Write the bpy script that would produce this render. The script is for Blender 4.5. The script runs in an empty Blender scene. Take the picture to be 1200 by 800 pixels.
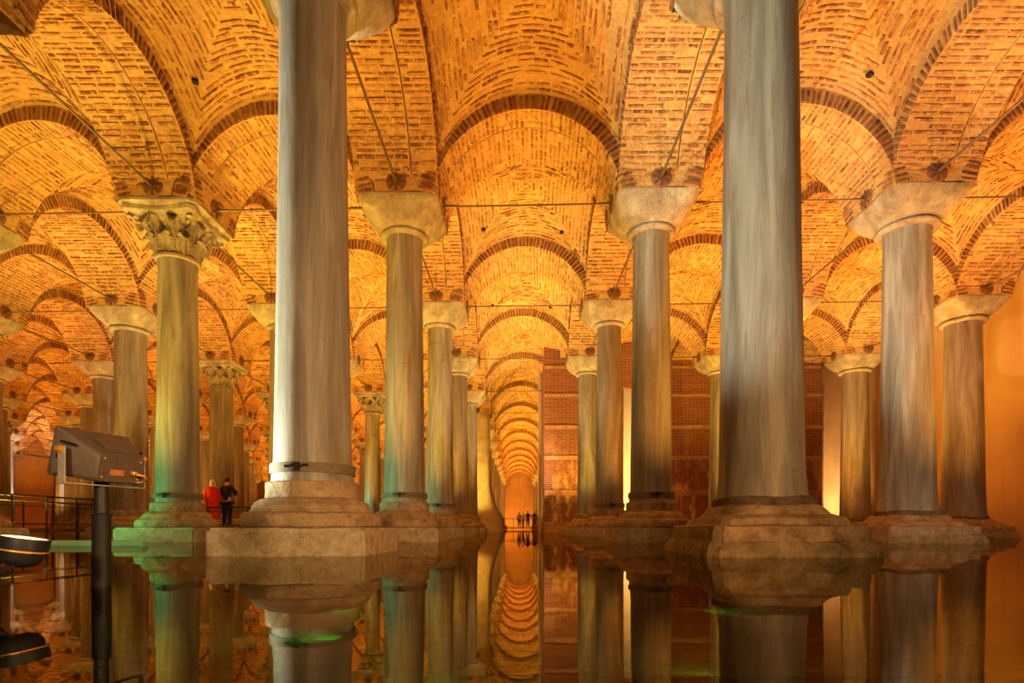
import bpy, bmesh, math, random
from mathutils import Vector, Matrix, Euler
random.seed(7)
PI = math.pi
S = bpy.context.scene
COL = S.collection

# ------------------------------------------------------------------ camera, world, exposure
H = 0.275            # eye height above the water
FPX = 650.0          # focal length in pixels of the 1200 px wide frame
cam = bpy.data.cameras.new('camera')
cam.sensor_width = 36.0
cam.lens = 36.0 * FPX / 1200.0
cam.shift_y = (617.5 - 400.0) / 1200.0
cam.shift_x = -(607.0 - 600.0) / 1200.0
cam.clip_start = 0.05
cam.clip_end = 300
camo = bpy.data.objects.new('camera', cam)
camo.location = (0, 0, H)
camo.rotation_euler = (PI / 2, 0, 0)
COL.objects.link(camo)
S.camera = camo

w = bpy.data.worlds.new('world')
S.world = w
w.use_nodes = True
w.node_tree.nodes['Background'].inputs[0].default_value = (1.0, 0.55, 0.25, 1)
w.node_tree.nodes['Background'].inputs[1].default_value = 0.05

S.view_settings.view_transform = 'Standard'
S.view_settings.look = 'None'
S.view_settings.exposure = 0.52
S.view_settings.gamma = 1.0
S.view_settings.use_curve_mapping = False
try:
    S.cycles.use_denoising = True
    S.cycles.max_bounces = 8
    S.cycles.diffuse_bounces = 2
    S.cycles.glossy_bounces = 4
    S.cycles.transparent_max_bounces = 8
    S.cycles.sample_clamp_indirect = 4.0
    S.cycles.use_light_tree = True
except Exception:
    pass

# ------------------------------------------------------------------ the grid of the hall
XL = [12.2, 7.35, 2.55, -2.2, -6.68, -11.1, -15.55, -20.0, -24.45, -28.9, -33.35, -37.8, -42.25]
XL_I = {i: x for i, x in zip(range(3, -10, -1), XL)}      # index 0 = first line right of the nave is 1, left of it is 0
XL_I[4] = 17.0
YK = [1.05, 5.9] + [10.7 + 4.87 * k for k in range(0, 15)]
def ycol(k, X):
    return YK[k] - 0.03 * X
CAP_B, CAP_T = 5.90, 6.30
ARC_C, ARC_R, RING = 6.03, 1.74, 0.27
AW = 0.75                                               # half width of an arch
BAYX = 4.75
BAYY = 4.85
SPAN_HALF = 2.4

# ------------------------------------------------------------------ lamps of the hall (floodlights behind the columns), then added fill lamps
AMBER = (1.0, 0.50, 0.065)
GOLD = (1.0, 0.64, 0.085)
SAFFRON = (1.0, 0.59, 0.085)
ORANGE = (1.0, 0.42, 0.060)
def spot(name, loc, to, power, color, angle=140, blend=0.6, r=0.10):
    d = bpy.data.lights.new(name, 'SPOT')
    d.energy = power
    d.color = color
    d.spot_size = math.radians(angle)
    d.spot_blend = blend
    d.shadow_soft_size = r
    o = bpy.data.objects.new(name, d)
    o.location = loc
    v = Vector(to) - Vector(loc)
    o.rotation_euler = v.to_track_quat('-Z', 'Y').to_euler()
    COL.objects.link(o)
    return o

LAMP_W = 1150
for i in range(-8, 4):
    for k in range(1, 15):
        X = XL_I[i]
        Y = ycol(k, X)
        if k >= 4 and i >= 2:
            continue
        d = 2.1
        px = 607 + 650 * X / max(Y, 1.0)
        if k > 1 and (px < -700 or px > 1700):
            continue
        c = (GOLD if k <= 2 else (AMBER if k <= 4 else ORANGE)) if i in (-1, -2) else (ORANGE if i < -2 else (ORANGE if (i > 0 and k < 3) or k > 7 else (AMBER if k == 1 else SAFFRON)))
        lx = X * (Y + d) / Y
        if abs(lx - X) > 0.9:
            lx = X + math.copysign(0.9, X)
        if i == 3:
            lx = X - 1.5
        if i in (0, 1) and k == 4:
            lx, d = X, 1.0
        wt_ = 1.0 + 0.22 * random.uniform(-1, 1)
        if k > 7:
            wt_ *= 1.4
        if i <= -2:
            wt_ *= 0.72 if k < 3 else 0.55
        spot('vault_floodlight', (lx, Y + d, 0.35), (lx * 0.97, Y + d + 0.5, 6.5), LAMP_W * wt_, c, 132, 0.88, 0.07)
# pale uplights behind the plinths beside the nave
for k in (2, 3, 4):
    for sx, X in ((1, XL_I[1]), (-1, XL_I[0])):
        Y = ycol(k, X)
        spot('capital_uplight', (X - sx * 0.35, Y + 1.35, 0.15), (-sx * 1.9, YK[k + 1] - 0.1, 6.3), 620, (1.0, 0.80, 0.55), 52, 0.8, 0.05)
for X, Y, tx, ty in ((-6.5, 12.2, -10.6, 16.0), (-10.9, 17.2, -15.2, 21.0), (7.3, 11.9, 11.6, 15.4), (7.4, 16.6, 11.7, 20.2), (-11.0, 12.4, -7.0, 11.3), (-15.4, 17.5, -11.6, 16.2)):
    spot('capital_uplight', (X, Y, 0.15), (tx, ty, 6.4), 620, (1.0, 0.80, 0.55), 46, 0.8, 0.05)
# unseen fill lamps added behind the viewpoint, spreading a low warm light forwards
spot('rear_fill_lamp', (4.6, -0.6, 1.0), (-3.0, 6, 1.8), 1500, (1.0, 0.52, 0.19), 84, 0.9, 0.2)
spot('rear_fill_lamp', (-0.6, -3.2, 1.5), (-2.6, 6, 0.6), 900, (1.0, 0.66, 0.32), 56, 0.9, 0.25)
spot('rear_fill_lamp', (1.6, -3.2, 1.5), (2.0, 6, 0.8), 200, (1.0, 0.62, 0.28), 100, 0.9, 0.25)
spot('rear_fill_lamp', (-6.5, 0.5, 0.8), (-8.0, 11, 2.0), 260, (1.0, 0.62, 0.25), 110, 0.8, 0.25)
spot('side_fill_lamp', (5.6, 4.4, 0.6), (9.5, 14, 2.4), 420, (1.0, 0.68, 0.40), 80, 0.8, 0.1)  # added unseen fill for the dim lower shafts on the right
spot('wall_fill_lamp', (9.3, 18.9, 0.3), (14.6, 17.0, 6.2), 720, (1.0, 0.38, 0.05), 105, 1.0, 0.06)  # added hidden lamp, only there to brighten the right wall
spot('wall_fill_lamp', (9.8, 12.2, 3.0), (14.6, 16.1, 5.5), 420, (1.0, 0.72, 0.42), 15, 0.3, 0.03)  # added unseen spot in mid-air, makes the wall's bright patch

# cooler floodlights on poles, out of frame or behind columns
spot('white_floodlight', (-7.6, 6.25, 0.6), (-2.2, 6.0, 2.8), 4600, (0.92, 1.0, 0.74), 50, 0.3, 0.06)
spot('white_floodlight', (-3.9, 0.4, 0.7), (2.5, 5.7, 4.6), 2700, (1.0, 0.98, 0.70), 40, 0.6, 0.06)
spot('white_floodlight', (4.4, 5.0, 0.5), (7.4, 10.4, 6.4), 420, (1.0, 0.78, 0.70), 40, 0.5, 0.06)
spot('white_floodlight', (-31.0, 37.5, 0.5), (-33.0, 38.5, 6.5), 1500, (1.0, 0.88, 0.72), 120, 0.6, 0.06)
spot('green_floodlight', (-9.2, 9.0, 0.35), (-6.7, 10.9, 1.2), 300, (0.16, 1.0, 0.32), 60, 0.6, 0.05)
spot('green_floodlight', (-5.0, 9.2, 0.4), (-2.2, 10.8, 2.2), 240, (0.30, 1.0, 0.55), 60, 0.6, 0.05)
spot('green_floodlight', (-5.3, 14.0, 0.4), (-2.2, 15.7, 2.2), 240, (0.40, 1.0, 0.5), 60, 0.6, 0.05)
spot('green_floodlight', (-8.6, 24.2, 0.4), (-6.7, 25.4, 1.8), 300, (0.25, 1.0, 0.6), 60, 0.6, 0.05)

# ------------------------------------------------------------------ materials
def mat(name, build):
    m = bpy.data.materials.new(name)
    m.use_nodes = True
    nt = m.node_tree
    nt.nodes.clear()
    out = nt.nodes.new('ShaderNodeOutputMaterial')
    build(nt, out)
    return m
def N(nt, t, **kw):
    n = nt.nodes.new(t)
    for k, v in kw.items():
        if k.startswith('i_'):
            n.inputs[k[2:].replace('_', ' ')].default_value = v
        else:
            setattr(n, k, v)
    return n
def ramp(nt, fac, stops):
    r = nt.nodes.new('ShaderNodeValToRGB')
    e = r.color_ramp.elements
    while len(e) < len(stops):
        e.new(0.5)
    for q, (p, c) in zip(e, stops):
        q.position = p
        q.color = (c[0], c[1], c[2], 1)
    nt.links.new(fac, r.inputs[0])
    return r.outputs[0]
def mixc(nt, fac, a, b, mode='MIX'):
    m = nt.nodes.new('ShaderNodeMix')
    m.data_type = 'RGBA'
    m.blend_type = mode
    for idx, v in ((0, fac), (6, a), (7, b)):
        if hasattr(v, 'is_linked') or hasattr(v, 'links'):
            nt.links.new(v, m.inputs[idx])
        else:
            m.inputs[idx].default_value = v if idx == 0 else (v[0], v[1], v[2], 1)
    return m.outputs[2]
def principled(nt, out, color, rough=0.8, metal=0.0, bump=None, bstr=0.3, bdist=0.02, spec=0.3):
    p = nt.nodes.new('ShaderNodeBsdfPrincipled')
    if hasattr(color, 'links'):
        nt.links.new(color, p.inputs['Base Color'])
    else:
        p.inputs['Base Color'].default_value = (*color, 1)
    p.inputs['Roughness'].default_value = rough
    p.inputs['Metallic'].default_value = metal
    p.inputs['Specular IOR Level'].default_value = spec
    if bump is not None:
        b = nt.nodes.new('ShaderNodeBump')
        b.inputs['Strength'].default_value = bstr
        b.inputs['Distance'].default_value = bdist
        nt.links.new(bump, b.inputs['Height'])
        nt.links.new(b.outputs[0], p.inputs['Normal'])
    nt.links.new(p.outputs[0], out.inputs[0])
    return p
def coords(nt, kind='Object', scale=(1, 1, 1)):
    t = nt.nodes.new('ShaderNodeTexCoord')
    if kind == 'World':
        g = nt.nodes.new('ShaderNodeNewGeometry')
        src = g.outputs['Position']
    else:
        src = t.outputs[kind]
    m = nt.nodes.new('ShaderNodeMapping')
    m.inputs['Scale'].default_value = scale
    nt.links.new(src, m.inputs[0])
    return m.outputs[0]
def noise(nt, vec, scale, detail=4, rough=0.6, dist=0.0):
    n = nt.nodes.new('ShaderNodeTexNoise')
    n.inputs['Scale'].default_value = scale
    n.inputs['Detail'].default_value = detail
    n.inputs['Roughness'].default_value = rough
    n.inputs['Distortion'].default_value = dist
    nt.links.new(vec, n.inputs['Vector'])
    return n.outputs[0]

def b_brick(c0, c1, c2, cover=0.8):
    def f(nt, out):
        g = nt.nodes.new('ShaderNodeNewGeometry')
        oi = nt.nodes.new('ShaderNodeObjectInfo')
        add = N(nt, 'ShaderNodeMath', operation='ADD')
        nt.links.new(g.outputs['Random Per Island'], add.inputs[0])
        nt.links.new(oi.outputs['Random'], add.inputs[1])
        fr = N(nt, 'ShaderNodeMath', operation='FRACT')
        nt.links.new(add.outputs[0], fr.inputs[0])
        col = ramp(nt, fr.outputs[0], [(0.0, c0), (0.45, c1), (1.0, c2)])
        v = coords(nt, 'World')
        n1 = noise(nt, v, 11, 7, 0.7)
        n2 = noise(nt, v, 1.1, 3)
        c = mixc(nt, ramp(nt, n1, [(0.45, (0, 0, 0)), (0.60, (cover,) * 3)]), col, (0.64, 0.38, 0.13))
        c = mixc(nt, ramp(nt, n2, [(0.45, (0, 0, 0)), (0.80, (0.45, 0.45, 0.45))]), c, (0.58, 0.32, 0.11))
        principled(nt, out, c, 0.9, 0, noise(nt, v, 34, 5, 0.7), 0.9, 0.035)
    return f
M_BRICK = mat('brick', b_brick((0.14, 0.036, 0.012), (0.26, 0.082, 0.028), (0.46, 0.20, 0.075)))
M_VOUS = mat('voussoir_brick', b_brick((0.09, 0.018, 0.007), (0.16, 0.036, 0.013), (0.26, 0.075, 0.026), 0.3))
def b_mortar(nt, out):
    v = coords(nt, 'World')
    n1 = noise(nt, v, 9, 8, 0.7)
    n2 = noise(nt, v, 0.7, 3)
    c = ramp(nt, n1, [(0.3, (0.46, 0.23, 0.075)), (0.6, (0.72, 0.46, 0.16))])
    c = mixc(nt, ramp(nt, n2, [(0.4, (0, 0, 0)), (0.7, (0.7, 0.7, 0.7))]), c, (0.56, 0.29, 0.10))
    c = mixc(nt, ramp(nt, noise(nt, v, 42, 4, 0.6), [(0.60, (0, 0, 0)), (0.70, (0.75,) * 3)]), c, (0.22, 0.075, 0.02))
    principled(nt, out, c, 0.95, 0, noise(nt, v, 22, 8, 0.72), 1.0, 0.06)
M_MORTAR = mat('mortar', b_mortar)

def b_marble(c0, c1, c2, stain, strength=0.8):
    def f(nt, out):
        v = coords(nt, 'World', (1, 1, 0.09))
        oi = nt.nodes.new('ShaderNodeObjectInfo')
        a = nt.nodes.new('ShaderNodeVectorMath')
        a.operation = 'ADD'
        sc = nt.nodes.new('ShaderNodeVectorMath')
        sc.operation = 'SCALE'
        sc.inputs[0].default_value = (17, 9, 5)
        nt.links.new(oi.outputs['Random'], sc.inputs['Scale'])
        nt.links.new(v, a.inputs[0])
        nt.links.new(sc.outputs[0], a.inputs[1])
        n1 = noise(nt, a.outputs[0], 5, 6, 0.62, 0.6)
        n2 = noise(nt, a.outputs[0], 16, 4, 0.6, 0.2)
        c = ramp(nt, n1, [(0.32, c0), (0.5, c1), (0.68, c2)])
        c = mixc(nt, ramp(nt, n2, [(0.56, (0, 0, 0)), (0.72, (strength,) * 3)]), c, stain)
        v2 = coords(nt, 'World', (0.3, 0.3, 1.6))
        n3 = noise(nt, v2, 1.0, 5, 0.6, 1.5)
        c = mixc(nt, ramp(nt, n3, [(0.655, (0, 0, 0)), (0.675, (0.6,) * 3), (0.70, (0, 0, 0))]), c, (0.12, 0.07, 0.035))
        v3 = coords(nt, 'World')
        principled(nt, out, c, 0.55, 0, noise(nt, v3, 18, 6), 0.35, 0.015, 0.4)
    return f
M_MARBLE = mat('grey_marble', b_marble((0.15, 0.122, 0.09), (0.245, 0.213, 0.172), (0.37, 0.34, 0.285), (0.21, 0.12, 0.055)))
M_MARBLE2 = mat('brown_marble', b_marble((0.125, 0.085, 0.058), (0.205, 0.155, 0.115), (0.29, 0.24, 0.19), (0.16, 0.085, 0.04)))
def b_stone(c0, c1, c2, sc=5.0, bs=0.8, rough=0.85):
    def f(nt, out):
        v = coords(nt, 'World')
        n1 = noise(nt, v, sc, 8, 0.65, 0.4)
        n2 = noise(nt, v, sc * 6, 5)
        c = ramp(nt, n1, [(0.3, c0), (0.5, c1), (0.7, c2)])
        c = mixc(nt, ramp(nt, n2, [(0.55, (0, 0, 0)), (0.7, (0.5,) * 3)]), c, (c0[0] * 0.5, c0[1] * 0.5, c0[2] * 0.5))
        principled(nt, out, c, rough, 0, noise(nt, v, sc * 5, 8), bs, 0.03)
    return f
M_BASE = mat('weathered_base_stone', b_stone((0.17, 0.10, 0.05), (0.33, 0.22, 0.12), (0.46, 0.34, 0.20)))
M_CAP = mat('pale_capital_marble', b_stone((0.17, 0.12, 0.075), (0.29, 0.225, 0.145), (0.43, 0.36, 0.26), 3.0, 0.6, 0.7))
M_GRANITE = mat('plinth_granite', b_stone((0.26, 0.19, 0.11), (0.40, 0.31, 0.19), (0.52, 0.43, 0.30), 9.0, 0.7))
M_DARKSTONE = mat('dark_wet_stone', b_stone((0.06, 0.04, 0.025), (0.13, 0.085, 0.05), (0.22, 0.15, 0.09), 6.0, 0.7))
M_ROUGH = mat('mossy_rough_stone', b_stone((0.10, 0.075, 0.03), (0.24, 0.165, 0.08), (0.38, 0.28, 0.15), 5.0, 0.9))
M_CONCRETE = mat('repair_mortar', b_stone((0.38, 0.27, 0.15), (0.52, 0.39, 0.23), (0.60, 0.47, 0.30), 2.5, 0.6))
def b_plain(c, rough=0.6, metal=0.0, spec=0.3):
    def f(nt, out):
        v = coords(nt, 'World')
        n1 = noise(nt, v, 25, 4)
        cc = ramp(nt, n1, [(0.3, tuple(x * 0.8 for x in c)), (0.7, tuple(min(1, x * 1.15) for x in c))])
        principled(nt, out, cc, rough, metal, n1, 0.08, 0.01, spec)
    return f
M_IRON = mat('dark_iron', b_plain((0.05, 0.03, 0.02), 0.6, 0.3))
M_BANDM = mat('band_metal', b_plain((0.17, 0.13, 0.085), 0.7, 0.2))
M_WALLBAND = mat('wall_band', b_stone((0.30, 0.12, 0.05), (0.42, 0.20, 0.09), (0.52, 0.29, 0.14), 4.0, 0.5))
M_RUST = mat('rusty_iron', b_plain((0.24, 0.10, 0.04), 0.8, 0.0))
M_STEEL = mat('tie_rod_steel', b_plain((0.16, 0.10, 0.06), 0.45, 0.5))
M_BLACK = mat('black_paint', b_plain((0.012, 0.012, 0.013), 0.5, 0.0, 0.25))
M_LAMPBODY = mat('lamp_grey_paint', b_plain((0.085, 0.06, 0.045), 0.5, 0.1, 0.3))
M_BRACKET = mat('bracket_grey_paint', b_plain((0.34, 0.32, 0.29), 0.5, 0.2))
M_LABEL = mat('label_plate', b_plain((0.35, 0.13, 0.05), 0.6))
M_BRASS = mat('brass', b_plain((0.75, 0.38, 0.07), 0.35, 0.6))
M_RAIL = mat('railing_paint', b_plain((0.03, 0.03, 0.028), 0.5, 0.2))
M_DECK = mat('deck_boards', b_plain((0.12, 0.08, 0.05), 0.8))
M_PIPE = mat('pale_pipe', b_plain((0.25, 0.42, 0.28), 0.4))
M_GLASSDK = mat('lamp_glass', b_plain((0.03, 0.03, 0.035), 0.08, 0.0, 0.8))
def b_emit(c, s):
    def f(nt, out):
        e = N(nt, 'ShaderNodeEmission')
        e.inputs[0].default_value = (*c, 1)
        e.inputs[1].default_value = s
        nt.links.new(e.outputs[0], out.inputs[0])
    return f
M_GLOW = mat('lamp_glow', b_emit((1.0, 0.62, 0.22), 3.0))
def b_plaster(c0, c1):
    def f(nt, out):
        v = coords(nt, 'World')
        n1 = noise(nt, v, 0.8, 6, 0.6)
        vs = coords(nt, 'World', (1, 1, 0.12))
        n2 = noise(nt, vs, 2.0, 4)
        c = ramp(nt, n1, [(0.3, c0), (0.7, c1)])
        c = mixc(nt, ramp(nt, n2, [(0.5, (0, 0, 0)), (0.8, (0.35,) * 3)]), c, (c0[0] * 0.6, c0[1] * 0.55, c0[2] * 0.5))
        principled(nt, out, c, 0.9, 0, noise(nt, v, 14, 6), 0.25, 0.02)
    return f
M_PLASTER = mat('orange_plaster', b_plaster((0.52, 0.27, 0.10), (0.62, 0.36, 0.15)))
M_CREAM = mat('cream_plaster', b_plaster((0.62, 0.48, 0.28), (0.72, 0.58, 0.36)))
def b_wallbrick(nt, out):
    v = coords(nt, 'Generated')
    t = nt.nodes.new('ShaderNodeTexCoord')
    sep = nt.nodes.new('ShaderNodeSeparateXYZ')
    g = nt.nodes.new('ShaderNodeNewGeometry')
    nt.links.new(g.outputs['Position'], sep.inputs[0])
    add = N(nt, 'ShaderNodeMath', operation='ADD')
    nt.links.new(sep.outputs[0], add.inputs[0])
    nt.links.new(sep.outputs[1], add.inputs[1])
    cmb = nt.nodes.new('ShaderNodeCombineXYZ')
    nt.links.new(add.outputs[0], cmb.inputs[0])
    nt.links.new(sep.outputs[2], cmb.inputs[1])
    b = nt.nodes.new('ShaderNodeTexBrick')
    b.offset = 0.5
    b.inputs['Color1'].default_value = (0.165, 0.038, 0.015, 1)
    b.inputs['Color2'].default_value = (0.235, 0.068, 0.027, 1)
    b.inputs['Mortar'].default_value = (0.34, 0.16, 0.075, 1)
    b.inputs['Scale'].default_value = 1.0
    b.inputs['Mortar Size'].default_value = 0.014
    b.inputs['Brick Width'].default_value = 0.34
    b.inputs['Row Height'].default_value = 0.085
    nt.links.new(cmb.outputs[0], b.inputs['Vector'])
    v = coords(nt, 'World')
    vs = coords(nt, 'World', (1, 1, 0.4))
    n1 = noise(nt, vs, 2.2, 7, 0.7)
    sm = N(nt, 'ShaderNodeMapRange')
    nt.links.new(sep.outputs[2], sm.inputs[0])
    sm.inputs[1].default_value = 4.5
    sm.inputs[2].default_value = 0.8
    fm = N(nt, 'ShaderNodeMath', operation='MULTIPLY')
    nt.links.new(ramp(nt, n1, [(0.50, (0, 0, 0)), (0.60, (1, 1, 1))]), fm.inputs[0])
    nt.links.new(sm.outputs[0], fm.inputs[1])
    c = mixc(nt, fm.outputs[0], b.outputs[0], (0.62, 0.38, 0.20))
    principled(nt, out, c, 0.9, 0, b.outputs[1], -0.6, 0.03)
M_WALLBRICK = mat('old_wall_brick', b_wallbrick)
def b_floor(nt, out):
    v = coords(nt, 'World')
    n1 = noise(nt, v, 0.8, 8, 0.65, 0.5)
    n2 = noise(nt, v, 7, 6, 0.7)
    c = ramp(nt, n1, [(0.3, (0.075, 0.035, 0.010)), (0.55, (0.16, 0.085, 0.028)), (0.75, (0.22, 0.13, 0.05))])
    c = mixc(nt, ramp(nt, n2, [(0.5, (0, 0, 0)), (0.75, (0.6,) * 3)]), c, (0.05, 0.03, 0.012))
    vr = coords(nt, 'World', (1.2, 6.0, 1))
    principled(nt, out, c, 0.9, 0, noise(nt, vr, 2.2, 6, 0.65, 1.2), 1.0, 0.12)
M_FLOOR = mat('muddy_stone_floor', b_floor)
def b_water(nt, out):
    fr = N(nt, 'ShaderNodeFresnel')
    fr.inputs[0].default_value = 1.45
    gl = N(nt, 'ShaderNodeBsdfGlossy')
    gl.inputs['Color'].default_value = (0.80, 0.74, 0.62, 1)
    gl.inputs['Roughness'].default_value = 0.015
    tr = N(nt, 'ShaderNodeBsdfTransparent')
    tr.inputs[0].default_value = (0.80, 0.70, 0.48, 1)
    v = coords(nt, 'World', (1.0, 0.5, 1))
    n1 = noise(nt, v, 2.4, 3, 0.5)
    b = N(nt, 'ShaderNodeBump')
    b.inputs['Strength'].default_value = 0.02
    b.inputs['Distance'].default_value = 0.05
    nt.links.new(n1, b.inputs['Height'])
    nt.links.new(b.outputs[0], gl.inputs['Normal'])
    mx = N(nt, 'ShaderNodeMixShader')
    nt.links.new(fr.outputs[0], mx.inputs[0])
    nt.links.new(tr.outputs[0], mx.inputs[1])
    nt.links.new(gl.outputs[0], mx.inputs[2])
    nt.links.new(mx.outputs[0], out.inputs[0])
M_WATER = mat('still_water', b_water)
M_SKIN = mat('skin', b_plain((0.45, 0.25, 0.16), 0.6))
def cloth(c):
    return mat('cloth', b_plain(c, 0.85))

# ------------------------------------------------------------------ mesh helpers
class MB:
    def __init__(s):
        s.v = []
        s.f = []
    def add(s, verts, faces, mtx=None):
        o = len(s.v)
        if mtx is not None:
            verts = [mtx @ Vector(p) for p in verts]
        s.v += [tuple(p) for p in verts]
        s.f += [tuple(o + i for i in f) for f in faces]
    def box(s, c, d, mtx=None):
        x, y, z = d[0] / 2, d[1] / 2, d[2] / 2
        vs = [(c[0] + a * x, c[1] + b * y, c[2] + e * z) for e in (-1, 1) for b in (-1, 1) for a in (-1, 1)]
        s.add(vs, [(0, 2, 3, 1), (4, 5, 7, 6), (0, 1, 5, 4), (2, 6, 7, 3), (0, 4, 6, 2), (1, 3, 7, 5)], mtx)
    def rings(s, rings, cap=True, mtx=None, closed=False):
        n = len(rings[0])
        vs = [p for r in rings for p in r]
        fs = []
        for j in range(len(rings) - 1 + (1 if closed else 0)):
            a, b = j * n, ((j + 1) % len(rings)) * n
            for i in range(n):
                k = (i + 1) % n
                fs.append((a + i, a + k, b + k, b + i))
        if cap and not closed:
            fs.append(tuple(reversed(range(n))))
            fs.append(tuple(range((len(rings) - 1) * n, len(rings) * n)))
        s.add(vs, fs, mtx)
    def lathe(s, prof, seg=32, mtx=None, wob=0.0):
        rings = []
        for r, z in prof:
            rings.append([((r + (random.uniform(-wob, wob) if wob else 0)) * math.cos(2 * PI * i / seg), r * math.sin(2 * PI * i / seg), z) for i in range(seg)])
        s.rings(rings, True, mtx)
    def tube(s, pts, r, seg=10, cap=True):
        pts = [Vector(p) for p in pts]
        rings = []
        up = Vector((0, 0, 1))
        for i, p in enumerate(pts):
            t = (pts[min(i + 1, len(pts) - 1)] - pts[max(i - 1, 0)]).normalized()
            u = up if abs(t.dot(up)) < 0.95 else Vector((1, 0, 0))
            a = t.cross(u).normalized()
            b = a.cross(t).normalized()
            rr = r[i] if isinstance(r, (list, tuple)) else r
            rings.append([p + a * rr * math.cos(2 * PI * q / seg) + b * rr * math.sin(2 * PI * q / seg) for q in range(seg)])
        s.rings(rings, cap)
    def mesh(s, name, m, smooth=None):
        me = bpy.data.meshes.new(name)
        me.from_pydata(s.v, [], s.f)
        me.materials.append(m)
        bm = bmesh.new()
        bm.from_mesh(me)
        bmesh.ops.recalc_face_normals(bm, faces=bm.faces)
        bm.to_mesh(me)
        bm.free()
        if smooth is not None:
            me.polygons.foreach_set('use_smooth', [True] * len(me.polygons))
            me.set_sharp_from_angle(angle=math.radians(smooth))
        me.update()
        return me
def obj(name, me, parent=None, loc=(0, 0, 0), rz=0.0):
    o = bpy.data.objects.new(name, me)
    COL.objects.link(o)
    o.location = loc
    o.rotation_euler = (0, 0, rz)
    if parent is not None:
        o.parent = parent
    return o
def empty(name, loc=(0, 0, 0), rz=0.0, parent=None):
    o = obj(name, None, parent, loc, rz)
    o.empty_display_size = 0.2
    return o
def tag(o, label=None, cat=None, group=None, kind=None):
    if label:
        o['label'] = label
    if cat:
        o['category'] = cat
    if group:
        o['group'] = group
    if kind:
        o['kind'] = kind
    return o
def bevel(o, wd=0.01, seg=2):
    b = o.modifiers.new('bevel', 'BEVEL')
    b.width = wd
    b.segments = seg
    b.limit_method = 'ANGLE'
    return o
def roughen(me, amp, freq=4.0, cuts=0):
    from mathutils import noise as mn
    for v in me.vertices:
        p = v.co * freq
        d = mn.noise_vector(p) + 0.5 * mn.noise_vector(p * 2.3)
        v.co += d * amp
    me.update()

# ------------------------------------------------------------------ floor, water, outer walls
m = MB()
nx, ny = 60, 60
vs = [(-45 + 62 * i / nx, -3 + 86 * (j / ny) ** 1.6, -0.40) for j in range(ny + 1) for i in range(nx + 1)]
fs = [(j * (nx + 1) + i, j * (nx + 1) + i + 1, (j + 1) * (nx + 1) + i + 1, (j + 1) * (nx + 1) + i) for j in range(ny) for i in range(nx)]
m.add(vs, fs)
me = m.mesh('floor', M_FLOOR, 40)
roughen(me, 0.03, 1.3)
fl = obj('floor', me)
tag(fl, 'muddy brown stone floor under the shallow water', kind='structure')
m = MB()
m.add([(-42.3, -3, 0), (14.6, -3, 0), (14.6, 79.3, 0), (-42.3, 79.3, 0)], [(0, 1, 2, 3)])
wt = obj('water', m.mesh('water', M_WATER))
tag(wt, 'still shallow water mirroring the columns and vaults', kind='stuff')
m = MB()
m.box((-14, 79.6, 4.2), (62, 0.6, 9.4))
tag(obj('wall_far', m.mesh('wall_far', M_PLASTER)), 'orange lit end wall far down the central nave', kind='structure')
m = MB()
m.box((-42.6, 40, 4.2), (0.6, 80, 9.4))
tag(obj('wall_left', m.mesh('wall_left', M_PLASTER)), 'brown side wall beyond the far left columns', kind='structure')
m = MB()
m.box((14.9, 15.0, 4.2), (0.6, 25.0, 9.4))
tag(obj('wall_right', m.mesh('wall_right', M_PLASTER)), 'smooth orange plaster wall beside the rightmost columns', kind='structure')

# ------------------------------------------------------------------ brickwork of the vaults
def brick_unit(seed):
    r = random.Random(seed)
    q = lambda a: a * (1 + r.uniform(-0.22, 0.05))
    base = [(-.5, -.5, 0), (.5, -.5, 0), (.5, .5, 0), (-.5, .5, 0)]
    top = [(q(-.47), q(-.40), 1 + r.uniform(-.3, .2)), (q(.47), q(-.40), 1 + r.uniform(-.3, .2)), (q(.47), q(.40), 1 + r.uniform(-.3, .2)), (q(-.47), q(.40), 1 + r.uniform(-.3, .2))]
    return base + top, [(4, 5, 6, 7), (0, 1, 5, 4), (1, 2, 6, 5), (2, 3, 7, 6), (3, 0, 4, 7)]
UNITS = [brick_unit(s) for s in range(12)]
def frame(p, t, n, L, T, P):
    """matrix of a brick: t along its length, n the way it sticks out"""
    t = Vector(t).normalized()
    n = Vector(n).normalized()
    b = n.cross(t).normalized()
    t = b.cross(n)
    jt = random.uniform(-.03, .03)
    t, b = t + b * jt, b - t * jt
    mt = Matrix(((t.x * L, b.x * T, n.x * P, p[0]), (t.y * L, b.y * T, n.y * P, p[1]), (t.z * L, b.z * T, n.z * P, p[2]), (0, 0, 0, 1)))
    return mt
def join_bricks(name, mats, material, rnd):
    m = MB()
    for q in mats:
        vs, fs = rnd.choice(UNITS)
        m.add(vs, fs, q)
    me = bpy.data.meshes.new(name)
    me.from_pydata(m.v, [], m.f)
    me.materials.append(material)
    me.update()
    return me
PITCH = 0.092
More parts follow.
